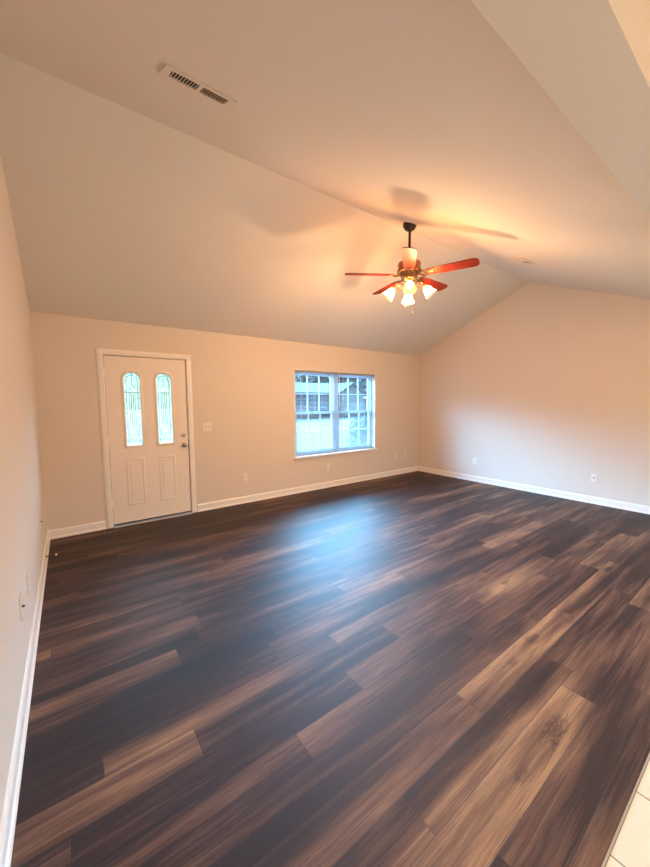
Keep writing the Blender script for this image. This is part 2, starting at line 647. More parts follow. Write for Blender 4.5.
# tone overrides: (row, index of plank containing x) -> tone
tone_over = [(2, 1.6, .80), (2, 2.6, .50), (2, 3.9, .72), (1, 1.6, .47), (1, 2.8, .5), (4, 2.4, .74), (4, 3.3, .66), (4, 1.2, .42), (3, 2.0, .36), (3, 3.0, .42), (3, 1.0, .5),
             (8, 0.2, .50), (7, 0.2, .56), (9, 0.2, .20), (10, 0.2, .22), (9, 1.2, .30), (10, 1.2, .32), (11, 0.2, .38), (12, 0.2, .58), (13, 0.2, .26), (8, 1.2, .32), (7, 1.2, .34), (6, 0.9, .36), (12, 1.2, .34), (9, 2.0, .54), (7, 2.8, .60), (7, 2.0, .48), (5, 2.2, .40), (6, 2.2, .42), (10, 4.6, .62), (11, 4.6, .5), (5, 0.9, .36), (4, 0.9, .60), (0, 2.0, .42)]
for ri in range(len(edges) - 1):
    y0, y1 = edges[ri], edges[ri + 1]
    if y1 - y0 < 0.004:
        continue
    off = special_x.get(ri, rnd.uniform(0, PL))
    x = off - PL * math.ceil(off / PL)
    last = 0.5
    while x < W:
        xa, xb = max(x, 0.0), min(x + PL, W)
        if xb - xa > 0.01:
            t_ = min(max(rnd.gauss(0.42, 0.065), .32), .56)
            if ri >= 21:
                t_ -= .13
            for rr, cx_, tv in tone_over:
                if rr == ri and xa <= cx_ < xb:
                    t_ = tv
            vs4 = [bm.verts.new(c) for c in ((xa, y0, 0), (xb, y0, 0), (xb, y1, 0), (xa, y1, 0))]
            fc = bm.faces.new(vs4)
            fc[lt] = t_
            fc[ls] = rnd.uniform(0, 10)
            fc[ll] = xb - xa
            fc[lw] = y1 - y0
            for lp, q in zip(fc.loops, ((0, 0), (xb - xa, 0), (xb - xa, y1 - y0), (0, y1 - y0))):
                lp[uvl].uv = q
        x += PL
me = bpy.data.meshes.new('floor')
# underside slab so the floor has thickness
n0 = len(bm.faces)
g = bmesh.ops.create_cube(bm, size=1)
for v in g['verts']:
    v.co = Vector((W / 2 + v.co.x * (W), -2.2615 + v.co.y * 4.523, -0.026 + v.co.z * 0.05))
bm.to_mesh(me)
bm.free()
me.materials.append(M['floor'])
fo = bpy.data.objects.new('floor', me)
COL.objects.link(fo)
struct(fo, 'dark brown wood plank floor')
struct(B().box(0, W, KY, -4.528, -0.05, 0.0).build('floor_kitchen', M['tile']), 'cream ceramic tile floor at the bottom right corner')
struct(B().box(0, W, -4.5285, -4.5225, -0.02, 0.0025, 0.001).build('trim_1', M['strip']), 'narrow metal strip between planks and tile')

# ------------------------------------------------------------------ baseboards
prof = [(0, 0), (-.024, 0), (-.024, .010), (-.019, .020), (-.014, .024), (-.014, .082), (-.010, .092), (-.005, .100), (0, .102)]


def base(name, parts, label):
    b_ = B()
    for kind, a0, a1 in parts:
        if kind == 'far':
            b_.prism([(p_[0], p_[1]) for p_ in prof], 'x', a0, a1)
        elif kind == 'left':
            b_.prism([(-p_[0], p_[1]) for p_ in prof], 'y', a0, a1)
        else:
            b_.prism([(W + p_[0], p_[1]) for p_ in prof], 'y', a0, a1)
    return struct(b_.build(name, M['trim']), label)


CW = 0.066
base('baseboard_far', [('far', 0, DX0 - CW - .002), ('far', DX1 + CW + .002, W)], 'white baseboard under the window wall')
base('baseboard_left', [('left', -4.5, 0)], 'white baseboard along the left wall')
base('baseboard_right', [('right', -4.5, 0)], 'white baseboard along the right wall')

# ------------------------------------------------------------------ front door
dr = empty('door_1', ((DX0 + DX1) / 2, 0, 0))
struct(dr, 'cream front door with two arched leaded glass lites')
dr['category'] = 'door'
hw = (DX1 - DX0) / 2
# casing (local coords)
cs = B()
cprof = [(0, 0), (0, -.012), (.010, -.018), (.045, -.016), (.058, -.010), (CW, -.008), (CW, 0)]


def casing_side(sx):
    pol = [(sx * (hw + q[0] - .004), q[1]) for q in cprof]
    b_ = B().prism(pol, 'z', 0, DZ1 + CW * .9)
    return b_


casing_side(-1).build('casing', M['trim'], dr)
casing_side(1).build('casing', M['trim'], dr)
B().prism([(q[1], DZ1 + q[0] - .004) for q in cprof], 'x', -(hw + CW - .004), hw + CW - .004).build('casing', M['trim'], dr)
# jamb
jb = B()
jb.box(-hw, -hw + .006, 0.0, T, 0.0, DZ1)
jb.box(hw - .006, hw, 0.0, T, 0.0, DZ1)
jb.box(-hw, hw, 0.0, T, DZ1 - .006, DZ1)
jb.build('jamb', M['trim'], dr)
# stop / dark reveal
rv = B()
rv.box(-hw + .006, -hw + .014, .030, .050, 0.02, DZ1 - .006)
rv.box(hw - .014, hw - .006, .030, .050, 0.02, DZ1 - .006)
rv.box(-hw + .006, hw - .006, .030, .050, DZ1 - .016, DZ1 - .006)
rv.build('weather_strip', M['gap'], dr)
# slab with arched cut-outs : built as panels around the lites
SX = hw - .010
SY0, SY1 = 0.006, 0.048
SZ0, SZ1 = 0.030, DZ1 - .012
cx = (DX0 + DX1) / 2
LT = [(0.895 - cx + .005, .088), (1.253 - cx + .003, .088)]      # centre, half width of glass opening
LZ0, LZ1 = 0.968, 1.862


def arch(c, hw_, z0, z1, n_=14):
    pts = [(c - hw_, z0), (c + hw_, z0)]
    zc = z1 - hw_
    for i in range(n_ + 1):
        a = PI * i / n_
        pts.append((c + hw_ * math.cos(a), zc + hw_ * math.sin(a)))
    return pts


def slab():
    bm_ = bmesh.new()
    outer = [(-SX, SZ0), (SX, SZ0), (SX, SZ1), (-SX, SZ1)]
    loops = [outer] + [arch(c, h_, LZ0, LZ1) for c, h_ in LT]
    es = []
    for lp in loops:
        vv = [bm_.verts.new((p_[0], SY0, p_[1])) for p_ in lp]
        for i in range(len(vv)):
            es.append(bm_.edges.new((vv[i], vv[(i + 1) % len(vv)])))
    bmesh.ops.triangle_fill(bm_, use_beauty=True, edges=es)
    # keep only faces outside of the arches
    kill = []
    for f_ in bm_.faces:
        c_ = f_.calc_center_median()
        for c, h_ in LT:
            zc = LZ1 - h_
            if abs(c_.x - c) < h_ * .999 and LZ0 < c_.z < LZ1 and (c_.z < zc or math.hypot(c_.x - c, c_.z - zc) < h_ * .999):
                kill.append(f_)
                break
    bmesh.ops.delete(bm_, geom=kill, context='FACES_ONLY')
    g_ = bmesh.ops.extrude_face_region(bm_, geom=bm_.faces[:])
    bmesh.ops.translate(bm_, vec=(0, SY1 - SY0, 0), verts=[q for q in g_['geom'] if isinstance(q, bmesh.types.BMVert)])
    bb = B()
    bb.bm.free()
    bb.bm = bm_
    return bb.build('door_slab', M['door'], dr)


slab_o = slab()


def moulding(loop, yb, hgt, wid, name, m, parent):
    """a rounded bead following a closed loop (x,z)"""
    pr = [(-wid, 0), (-wid * .75, hgt * .7), (-wid * .3, hgt), (wid * .2, hgt * .8), (wid * .6, hgt * .35), (wid, 0)]
    bm_ = bmesh.new()
    n_ = len(loop)
    rings = []
    for i in range(n_):
        p0, p1, p2 = Vector(loop[i - 1]), Vector(loop[i]), Vector(loop[(i + 1) % n_])
        d1, d2 = (p1 - p0).normalized(), (p2 - p1).normalized()
        n1, n2 = Vector((d1.y, -d1.x)), Vector((d2.y, -d2.x))
        nn = (n1 + n2).normalized()
        sc_ = 1 / max(nn.dot(n1), .4)
        rings.append([bm_.verts.new((p1.x + nn.x * sc_ * q[0], yb - q[1], p1.y + nn.y * sc_ * q[0])) for q in pr])
    for i in range(n_):
        a_, b_ = rings[i], rings[(i + 1) % n_]
        for k_ in range(len(pr) - 1):
            bm_.faces.new((a_[k_], a_[k_ + 1], b_[k_ + 1], b_[k_]))
        bm_.faces.new((a_[-1], a_[0], b_[0], b_[-1]))
    bb = B()
    bb.bm.free()
    bb.bm = bm_
    return bb.build(name, m, parent, smooth=True)


def cames(c, h_):
    """lead pattern: border, spear top, diamond, verticals, lotus base"""
    b_ = B()
    yy = 0.020
    z0, z1 = LZ0, LZ1
    def ln(*pts, r_=.0027):
        b_.tube([(c + p_[0], yy, p_[1]) for p_ in pts], r_, 5)
    i_ = h_ - .026
    # inner border
    pts = [(-i_, z0 + .02)]
    zc = z1 - h_ + .0
    pts.append((-i_, zc - .02))
    for k_ in range(9):
        a = PI - PI * k_ / 8
        pts.append((i_ * math.cos(a), zc - .02 + (i_ + .012) * math.sin(a)))
    pts.append((i_, z0 + .02))
    ln(*pts)
    for zz in (z0 + .24, z0 + .40, z0 + .58):
        ln((-h_, zz), (-i_, zz)); ln((i_, zz), (h_, zz))
    ln((-h_, z1 - .245), (h_, z1 - .245))
    ln((0, zc + i_), (0, z1 - .145))
    dz = z1 - .190
    ln((0, dz + .045), (.032, dz), (0, dz - .045), (-.032, dz), (0, dz + .045))
    for xx in (-.030, -.011, .011, .030):
        ln((xx, z1 - .245), (xx, z0 + .23))
    # lotus
    ln((0, z0 + .225), (-.030, z0 + .19), (-.052, z0 + .13), (-.030, z0 + .085), (0, z0 + .05))
    ln((0, z0 + .225), (.030, z0 + .19), (.052, z0 + .13), (.030, z0 + .085), (0, z0 + .05))
    ln((-.052, z0 + .13), (-.015, z0 + .135), (0, z0 + .10), (.015, z0 + .135), (.052, z0 + .13))
    ln((0, z0 + .10), (-.022, z0 + .075), (0, z0 + .05), (.022, z0 + .075), (0, z0 + .10))
    ln((-h_, z0 + .045), (-.022, z0 + .06)); ln((h_, z0 + .045), (.022, z0 + .06))
    for a in (40, 90, 140):
        ln((i_ * math.cos(R(a)), zc - .02 + (i_ + .012) * math.sin(R(a))), (h_ * math.cos(R(a)), zc + h_ * math.sin(R(a))))
    return b_


for c, h_ in LT:
    gl = B().prism(arch(c, h_ - .001, LZ0 + .001, LZ1 - .001), 'y', .024, .030).build('leaded_glass', M['obscure'], dr)
    cames(c, h_).build('came', M['lead'], gl)
    moulding(arch(c, h_ + .012, LZ0 - .012, LZ1 + .012), SY0, .012, .018, 'glass_moulding', M['door'], dr)
for x0, x1 in ((0.802 - cx, 0.985 - cx), (1.170 - cx, 1.348 - cx)):
    z0, z1 = .245, .800
    moulding([(x0, z0), (x1, z0), (x1, z1), (x0, z1)], SY0, .007, .016, 'panel_moulding', M['door'], dr)
    pb = B()
    pb.box(x0 + .03, x1 - .03, SY0 - .006, SY0 + .002, z0 + .03, z1 - .03, .004)
    pb.build('raised_panel', M['door'], dr)
# hardware
kx = 1.474 - cx
kn = B().lathe([(.031, 0), (.031, .004), (.020, .010), (.011, .014), (.010, .032), (.020, .038), (.027, .048), (.027, .058), (.018, .068), (.004, .071)], 20,
               Matrix.Translation((kx, SY0, .932)) @ Matrix.Rotation(R(90), 4, 'X'))
kn.build('door_knob', M['nickel'], dr, smooth=True)
db = B().lathe([(.031, 0), (.031, .006), (.026, .012), (.012, .014), (.010, .018)], 20, Matrix.Translation((kx, SY0, 1.066)) @ Matrix.Rotation(R(90), 4, 'X'))
dbo = db.build('deadbolt', M['nickel'], dr, smooth=True)
B().box(kx - .005, kx + .005, SY0 - .034, SY0 - .016, 1.050, 1.082, .003).build('thumb_turn', M['nickel'], dbo)
B().box(hw - .0085, hw - .002, -.001, .030, .86, 1.00).build('strike_plate', M['brass_dark'], dr)
for zz in (.30, 1.05, 1.83):
    h = B()
    for q in range(3):
        h.lathe([(.006, 0), (.006, .030)], 10, Matrix.Translation((-SX - .004, -.004, zz - .048 + q * .032)))
    h.lathe([(.004, 0), (.0035, .008)], 8, Matrix.Translation((-SX - .004, -.004, zz + .048)))
    h.build('hinge', M['trim'], dr, smooth=True)
B().box(-SX, SX, .000, .046, .0165, .030).build('door_sweep', M['gap'], dr)
th = B().prism([(-.050, .0005), (-.045, .006), (-.020, .011), (.040, .013), (T, .013), (T, .0005)], 'x', -hw + .006, hw - .006)
th.build('threshold', M['alu'], dr)

# ------------------------------------------------------------------ window
wx = (WX0 + WX1) / 2
wn = empty('window_1', (wx, 0, 0))
struct(wn, 'twin double hung window with white frame, grids and sill')
wn['category'] = 'window'
ww = (WX1 - WX0) / 2
zs = WZ0 + .030
B().box(-ww - .035, ww + .035, -.040, .088, WZ0, zs, .006).build('sill', M['trim'], wn)
B().box(-ww - .010, ww + .010, -.012, 0, WZ0 - .045, WZ0, .003).build('apron', M['wall'], wn)
lin = B()
lin.box(-ww, -ww + .012, -.001, .085, zs, WZ1)
lin.box(ww - .012, ww, -.001, .085, zs, WZ1)
lin.box(-ww + .012, ww - .012, -.001, .085, WZ1 - .012, WZ1)
lin.build('jamb_liner', M['trim'], wn)
fr = B()
iz0, iz1 = zs, WZ1 - .012
iw = ww - .012
fr.box(-iw, -iw + .045, .080, T, iz0, iz1)
fr.box(iw - .045, iw, .080, T, iz0, iz1)
fr.box(-iw, iw, .080, T, iz1 - .035, iz1)
fr.box(-iw, iw, .080, T, iz0, iz0 + .030)
fr.box(-.048, .048, .078, T, iz0, iz1)
fr.build('frame', M['vinyl'], wn)
for s in (-1, 1):
    xa = s * .048
    xb = s * (iw - .045)
    x0, x1 = min(xa, xb), max(xa, xb)
    zb, zt = iz0 + .030, iz1 - .035
    zm = 1.305
    for nm, z0, z1, y0 in (('upper_sash', zm - .018, zt, .112), ('lower_sash', zb, zm + .022, .086)):
        b_ = B()
        st = .036
        b_.box(x0, x0 + st, y0, y0 + .024, z0, z1)
        b_.box(x1 - st, x1, y0, y0 + .024, z0, z1)
        b_.box(x0 + st, x1 - st, y0, y0 + .024, z1 - .036, z1)
        b_.box(x0 + st, x1 - st, y0, y0 + .024, z0, z0 + .040)
        so = b_.build(nm, M['vinyl'], wn)
        g_ = B().box(x0 + st - .004, x1 - st + .004, y0 + .009, y0 + .014, z0 + .036, z1 - .032).build('window_pane', M['glass'], so)
        mb = B()
        gw = (x1 - x0 - 2 * st)
        for q in (1, 2):
            xm = x0 + st + gw * q / 3
            mb.box(xm - .009, xm + .009, y0 + .006, y0 + .017, z0 + .038, z1 - .034)
        zmid = (z0 + z1) / 2
        mb.box(x0 + st, x1 - st, y0 + .0065, y0 + .0165, zmid - .009, zmid + .009)
        mb.build('muntin', M['vinyl'], so)
        if nm == 'lower_sash':
            xm = (x0 + x1) / 2
            B().box(xm - .03, xm + .03, y0 - .012, y0, z1 - .014, z1 - .002, .003).build('sash_lock', M['vinyl'], so)

# blinds hung inside the opening, slats open
def blind(xc, hwid, label, wand):
    t = empty('window_blind', (xc, .026, WZ1 - .014))
    tag(t, label, 'blind')
    hgt = WZ1 - .014 - zs
    B().box(-hwid, hwid, -.018, .018, -.034, 0, .003).build('headrail', M['slat'], t)
    sb = B()
    n_ = int((hgt - .07) / .0215)
    for i in range(n_):
        z_ = -.046 - i * .0215
        sb.prism([(-.0115, z_ - .0030), (0, z_ + .0010), (.0115, z_ + .0014), (.0115, z_ + .0008), (0, z_ + .0004), (-.0115, z_ - .0036)], 'x', -hwid + .003, hwid - .003)
    sl = sb.build('slats', M['slat'], t)
    B().box(-hwid + .002, hwid - .002, -.013, .013, -hgt + .004, -hgt + .022, .003).build('bottom_rail', M['slat'], t)
    for xx in (-hwid * .72, hwid * .72):
        c_ = B()
        for yy in (-.0135, .0135):
            c_.tube([(xx, yy, -.03), (xx, yy, -hgt + .02)], .0012, 5)
        c_.build('ladder_cord', M['cord'], t)
    if wand:
        B().tube([(-hwid + .012, -.024, -.02), (-hwid + .010, -.030, -.10), (-hwid + .010, -.030, -hgt + .015)], .0042, 6).build('tilt_wand', M['cord'], t)
    return t


qw = (ww - .012) / 2
blind(wx - qw, qw - .003, 'open white mini blind covering the left half of the window', False)
blind(wx + qw, qw - .003, 'open white mini blind with hanging wand covering the right half of the window', True)

# ------------------------------------------------------------------ wall plates
def plate(kind):
    """local: plate on a wall facing -y, centred on origin"""
    t = empty('power_outlet' if kind in ('outlet',) else ('light_switch' if kind == 'switch' else 'cover_plate'), (0, 0, 0))
    w_ = .116 if kind == 'switch' else .070
    B().box(-w_ / 2, w_ / 2, -.0075, 0, -.0575, .0575, .0028).build('faceplate', M['plate'], t)
    if kind == 'outlet':
        for s_ in (-1, 1):
            r_ = B()
            pts = [(.0165 * math.cos(a) , s_ * .0195 + max(-.013, min(.013, .0165 * math.sin(a)))) for a in [2 * PI * i / 20 for i in range(20)]]
            r_.prism(pts, 'y', -.0095, -.007)
            so = r_.build('receptacle', M['plate'], t)
            q = B()
            q.box(-.0075, -.0055, -.0099, -.009, s_ * .0195 - .001, s_ * .0195 + .008)
            q.box(.0055, .0075, -.0099, -.009, s_ * .0195 - .001, s_ * .0195 + .008)
            q.lathe([(.0025, 0), (.0025, .0009)], 10, Matrix.Translation((0, -.0090, s_ * .0195 - .007)) @ Matrix.Rotation(R(90), 4, 'X'))
            q.build('slot', M['slot'], so)
        B().lathe([(.003, 0), (.002, .001)], 10, Matrix.Translation((0, -.0072, 0)) @ Matrix.Rotation(R(90), 4, 'X')).build('screw', M['nickel'], t)
    elif kind == 'switch':
        for xx in (-.023, .023):
            B().box(xx - .006, xx + .006, -.0085, -.007, -.013, .013).build('toggle_slot', M['ventgrey'], t)
            B().box(xx - .004, xx + .004, -.018, -.007, -.002, .009, .0015).build('toggle', M['plate'], t)
    elif kind == 'cable':
        B().lathe([(.0065, 0), (.0065, .004), (.0045, .004), (.0045, .012)], 12, Matrix.Translation((0, -.0072, 0)) @ Matrix.Rotation(R(90), 4, 'X')).build('coax_jack', M['brass_dark'], t)
    elif kind == 'jack':
        B().box(-.008, .008, -.0085, -.007, -.008, .008).build('jack_socket', M['slot'], t)
    return t


def put(t, loc, rz, label, cat, group=None):
    t.location = loc
    t.rotation_euler = (0, 0, rz)
    tag(t, label, cat, group)


o0 = plate('outlet')
put(o0, (2.316, 0, .385), 0, 'tan wall outlet to the right of the front door, left of the window', 'outlet')
def more(loc, rz, label):
    c_ = copy_tree(o0)
    put(c_, loc, rz, label, 'outlet')
more((3.845, 0, .365), 0, 'wall outlet directly beneath the window sill')
more((W, -1.308, .382), R(-90), 'small white outlet on the right wall nearer the far corner')
more((0, -2.11, .41), R(90), 'outlet on the left wall, second from the far corner')
put(plate('switch'), (1.783, 0, 1.157), 0, 'double toggle light switch beside the front door', 'light switch')
put(plate('cable'), (5.562, 0, .385), 0, 'wall plate on the far wall just right of the window, left of a similar plate', 'wall plate')
o5 = plate('jack')
put(o5, (5.86, 0, .380), 0, 'plain wall plate on the far wall closest to the right corner', 'wall plate')
o6 = plate('jack')
put(o6, (W, -3.128, .374), R(-90), 'larger cream wall plate toward the right edge of the photo', 'wall plate')
o7 = plate('cable')
put(o7, (0, -2.476, .435), R(90), 'wall plate on the left wall nearest the viewer', 'wall plate')
o8 = plate('cable')
put(o8, (0, -.875, .442), R(90), 'faint wall plate on the left wall near the far corner', 'wall plate')

# spring door stop on the left baseboard
ds = empty('door_stop', (.014, -.69, .052))
tag(ds, 'spring door stop sticking out of the left baseboard', 'door stop')
B().lathe([(.012, 0), (.010, .005), (.006, .008)], 12, Matrix.Rotation(R(90), 4, 'Y')).build('base', M['brass_dark'], ds)
pts = [(.008 + .062 * i / 120, .0055 * math.cos(i * .9), .0055 * math.sin(i * .9)) for i in range(121)]
B().tube(pts, .0013, 5).build('spring', M['brass_dark'], ds)
B().lathe([(.008, .068), (.0095, .072), (.0095, .082), (.006, .086)], 12, Matrix.Rotation(R(90), 4, 'Y')).build('rubber_tip', M['rubber'], ds)

# ------------------------------------------------------------------ ceiling registers
slope = math.atan(KB)


def register(x_, y_, label):
    z_ = RZ + (y_ - RY) * KB
    t = empty('ceiling_register', (x_, y_, z_), (slope, 0, 0))
    tag(t, label, 'air vent', 'ceiling air registers')
    return t


v1 = register(.866, -2.955, 'long white ceiling vent with louvres, upper left of the ceiling')
f_ = B()
a_, c_ = .168, .066
f_.box(-a_, a_, -c_, -.042, -.008, 0, .002)
f_.box(-a_, a_, .042, c_, -.008, 0, .002)
f_.box(-a_, -.134, -.042, .042, -.008, 0, .002)
f_.box(.134, a_, -.042, .042, -.008, 0, .002)
f_.box(-.008, .008, -.042, .042, -.008, 0, .001)
f_.build('frame', M['ventmetal'], v1)
B().box(-.134, .134, -.042, .042, -.0008, -.0002).build('duct_opening', M['slot'], v1)
for s_ in (-1, 1):
    lo = B()
    for i in range(9):
        xx = s_ * .071 - .054 + i * .0135
        mt = Matrix.Translation((xx, 0, -.0055)) @ Matrix.Rotation(R(38 * s_), 4, 'Y')
        lo.box(-.0036, .0036, -.041, .041, -.0006, .0006, 0, mt)
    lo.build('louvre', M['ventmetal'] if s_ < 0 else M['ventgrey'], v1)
v2 = copy_tree(v1)
y2 = -2.875
v2.location = (4.47, y2, RZ + (y2 - RY) * KB)
v2['label'] = 'small distant ceiling vent to the right of the fan'

# ------------------------------------------------------------------ ceiling fan
FX, FY = 3.143, -2.35
FZ = RZ + (FY - RY) * KB
BZ = 2.765
fan = empty('ceiling_fan', (FX, FY, BZ))
tag(fan, 'five bladed ceiling fan with cherry blades and four lit glass shades', 'ceiling fan')
top = FZ - BZ
B().lathe([(.010, top - .068), (.032, top - .064), (.054, top - .048), (.068, top - .020), (.070, top - .002), (.064, top + .024)], 28).build('canopy', M['bronze'], fan, smooth=True)
B().lathe([(.0125, .12), (.0125, top - .05)], 14).build('downrod', M['bronze'], fan, smooth=True)
B().lathe([(.030, .125), (.045, .135), (.020, .165), (.013, .175)], 20).build('rod_collar', M['bronze'], fan, smooth=True)
mot = B().lathe([(.040, .130), (.098, .128), (.112, .118), (.116, .100), (.112, .078), (.112, .050), (.118, .044), (.118, .034), (.110, .026), (.070, .022)], 36).build('motor_housing', M['copper'], fan, smooth=True)
sk = B()
for i in range(20):
    a = 2 * PI * i / 20
    sk.lathe([(.002, -.010), (.011, -.003), (.013, .010), (.010, .022), (.002, .028)], 8, Matrix.Translation((.112 * math.cos(a), .112 * math.sin(a), .028)))
sk.build('ornament_band', M['brass_dark'], mot, smooth=True)
B().lathe([(.060, -.030), (.085, -.018), (.088, .000), (.098, .012), (.098, .024), (.06, .026)], 32).build('flywheel', M['brass_dark'], fan, smooth=True)
ang0 = 4
for i in range(5):
    a = R(ang0 + 72 * i)
    rz_ = Matrix.Rotation(a, 4, 'Z')
    pit = Matrix.Rotation(R(-12), 4, 'X')
    # blade iron: scrolled bracket
    ir = B()
    for s_ in (-1, 1):
        ir.tube([(.085, s_ * .012, .004), (.12, s_ * .020, -.012), (.15, s_ * .036, -.010), (.175, s_ * .040, -.004), (.20, s_ * .030, -.006), (.215, s_ * .016, -.006)], .0048, 7)
        ir.tube([(.13, s_ * .026, -.012), (.125, s_ * .046, -.010), (.145, s_ * .056, -.008), (.165, s_ * .050, -.006)], .004, 6)
    ir.box(.165, .245, -.028, .028, -.0085, -.0045, .002)
    ir.tube([(.08, 0, .004), (.13, 0, -.016), (.18, 0, -.008)], .006, 7)
    iro = ir.build('blade_iron', M['brass_dark'], fan, smooth=True)
    iro.matrix_local = rz_ @ pit
    # blade
    n_ = 10
    prof_t = [(.185, -.050), (.30, -.058), (.45, -.064), (.60, -.067), (.635, -.062), (.655, -.045), (.662, -.020)]
    poly = prof_t + [(p_[0], -p_[1]) for p_ in reversed(prof_t)]
    bl = B().prism(poly, 'z', -.0035, .0035).build('blade', M['cherry'], fan)
    bl.matrix_local = rz_ @ pit
# light kit
B().lathe([(.006, -.150), (.030, -.142), (.050, -.120), (.056, -.095), (.046, -.075), (.036, -.060), (.050, -.045), (.058, -.030)], 28).build('light_fitter', M['brass'], fan, smooth=True)
for i, ad in enumerate((222, 312, 42, 132)):
    a = R(ad)
    rz_ = Matrix.Rotation(a, 4, 'Z')
    arm = B()
    arm.tube([(.045, 0, -.095), (.085, 0, -.075), (.120, 0, -.078), (.142, 0, -.098), (.150, 0, -.118)], .0065, 8)
    arm.tube([(.060, .0, -.100), (.080, .0, -.125), (.105, 0, -.125), (.110, 0, -.105), (.095, 0, -.098)], .004, 6)
    am = arm.build('lamp_arm', M['brass'], fan, smooth=True)
    am.matrix_local = rz_
    tilt = Matrix.Translation((.150, 0, -.112)) @ Matrix.Rotation(R(180 - 38), 4, 'Y')
    sh = B()
    prof_s = [(.020, .000), (.024, .012), (.034, .030), (.043, .055), (.047, .080), (.056, .105), (.064, .118)]
    sh.lathe(prof_s, 24, tilt, cap=False)
    so = sh.build('lamp_shade', M['shade'], fan, smooth=True)
    so.matrix_local = rz_
    hd = B().lathe([(.012, -.012), (.024, -.006), (.026, .010), (.022, .014)], 18, tilt).build('lamp_socket', M['brass'], fan, smooth=True)
    hd.matrix_local = rz_
    bb_ = B().lathe([(.011, .014), (.013, .026), (.022, .045), (.028, .062), (.026, .078), (.014, .090), (.003, .093)], 18, tilt).build('bulb', M['bulb'], fan, smooth=True)
    bb_.matrix_local = rz_
    pl = bpy.data.lights.new('fan_bulb_light', 'POINT')
    pl.energy = BULB_W
    pl.color = BULB_C
    pl.shadow_soft_size = .045
    po = bpy.data.objects.new('fan_bulb_light', pl)
    COL.objects.link(po)
    po.parent = fan
    po.location = (rz_ @ tilt) @ Vector((0, 0, .105))
for xx, yy, ln_ in ((.030, -.022, .23), (-.026, .030, .16)):
    ch = B().tube([(xx, yy, -.135), (xx, yy, -.135 - ln_)], .0012, 5)
    ch.lathe([(.002, 0), (.006, .006), (.006, .020), (.002, .028)], 10, Matrix.Translation((xx, yy, -.135 - ln_ - .026)))
    ch.build('pull_chain', M['brass'], fan)

# ------------------------------------------------------------------ outside
GZ = -.45
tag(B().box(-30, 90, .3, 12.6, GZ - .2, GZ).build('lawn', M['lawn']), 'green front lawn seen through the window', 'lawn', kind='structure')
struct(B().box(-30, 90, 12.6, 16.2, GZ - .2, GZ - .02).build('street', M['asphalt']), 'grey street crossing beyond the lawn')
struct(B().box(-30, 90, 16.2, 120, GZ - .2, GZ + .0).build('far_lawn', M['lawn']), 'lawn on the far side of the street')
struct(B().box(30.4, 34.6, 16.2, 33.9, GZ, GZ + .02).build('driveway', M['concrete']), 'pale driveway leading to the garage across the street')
# stoop under the front door
struct(B().box(.2, 2.0, .16, 1.4, GZ, -.02).build('stoop', M['concrete']), 'concrete stoop outside the front door')

HB = GZ
hs = empty('neighbor_house', (27, 36, HB))
tag(hs, 'brick ranch house with white gable across the street, seen through the window', 'house')
HX, HYY = 27.0, 36.0


def hx(x_): return x_ - HX
def hy(y_): return y_ - HYY
def hz(z_): return z_ - HB


b = B()
b.box(hx(14), hx(34.8), hy(34.0), hy(43), 0, hz(2.93))
b.build('brick_wall', M['brick'], hs)
B().prism([(hy(33.3), hz(2.85)), (hy(38.5), hz(4.45)), (hy(43.7), hz(2.85)), (hy(43.7), hz(2.75)), (hy(38.5), hz(4.3)), (hy(33.3), hz(2.75))], 'x', hx(13.4), hx(35.3)).build('main_roof', M['shingle'], hs)
# garage wing, gable to the street
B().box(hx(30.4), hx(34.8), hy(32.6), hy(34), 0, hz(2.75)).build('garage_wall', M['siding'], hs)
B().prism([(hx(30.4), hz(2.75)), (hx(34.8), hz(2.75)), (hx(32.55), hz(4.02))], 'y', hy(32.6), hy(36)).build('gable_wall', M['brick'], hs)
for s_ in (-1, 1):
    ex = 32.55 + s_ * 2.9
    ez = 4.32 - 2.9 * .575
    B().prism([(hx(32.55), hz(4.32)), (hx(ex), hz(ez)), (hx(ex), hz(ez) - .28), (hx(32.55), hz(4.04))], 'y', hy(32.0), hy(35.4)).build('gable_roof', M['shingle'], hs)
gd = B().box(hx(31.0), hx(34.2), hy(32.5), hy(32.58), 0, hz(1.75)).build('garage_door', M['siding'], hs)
g2 = B()
for q in range(4):
    g2.box(hx(31.0), hx(34.2), hy(32.47), hy(32.5), hz(-.45) + .1 + q * .55, hz(-.45) + .58 + q * .55, .01)
g2.build('door_panel', M['siding'], gd)
for x0, x1, z0, z1 in ((24.3, 26.1, 1.25, 2.6), (27.0, 28.2, .3, 2.6), (18, 20, 1.2, 2.6)):
    wf = B()
    wf.box(hx(x0 - .12), hx(x0), hy(33.85), hy(34.02), hz(z0 - .1), hz(z1 + .1))
    wf.box(hx(x1), hx(x1 + .12), hy(33.85), hy(34.02), hz(z0 - .1), hz(z1 + .1))
    wf.box(hx(x0), hx(x1), hy(33.85), hy(34.02), hz(z1), hz(z1 + .1))
    wf.box(hx(x0), hx(x1), hy(33.85), hy(34.02), hz(z0 - .1), hz(z0))
    wf.box(hx((x0 + x1) / 2 - .05), hx((x0 + x1) / 2 + .05), hy(33.88), hy(34.02), hz(z0), hz(z1))
    wf.box(hx(x0), hx(x1), hy(33.9), hy(34.02), hz((z0 + z1) / 2 - .04), hz((z0 + z1) / 2 + .04))
    wfo = wf.build('house_window', M['siding'], hs)
    B().box(hx(x0), hx(x1), hy(33.95), hy(33.99), hz(z0), hz(z1)).build('pane', M['carglass'], wfo)
for xx in (23.4, 26.7, 29.4):
    B().box(hx(xx - .09), hx(xx + .09), hy(33.2), hy(33.38), 0, hz(2.76)).build('porch_post', M['siding'], hs)
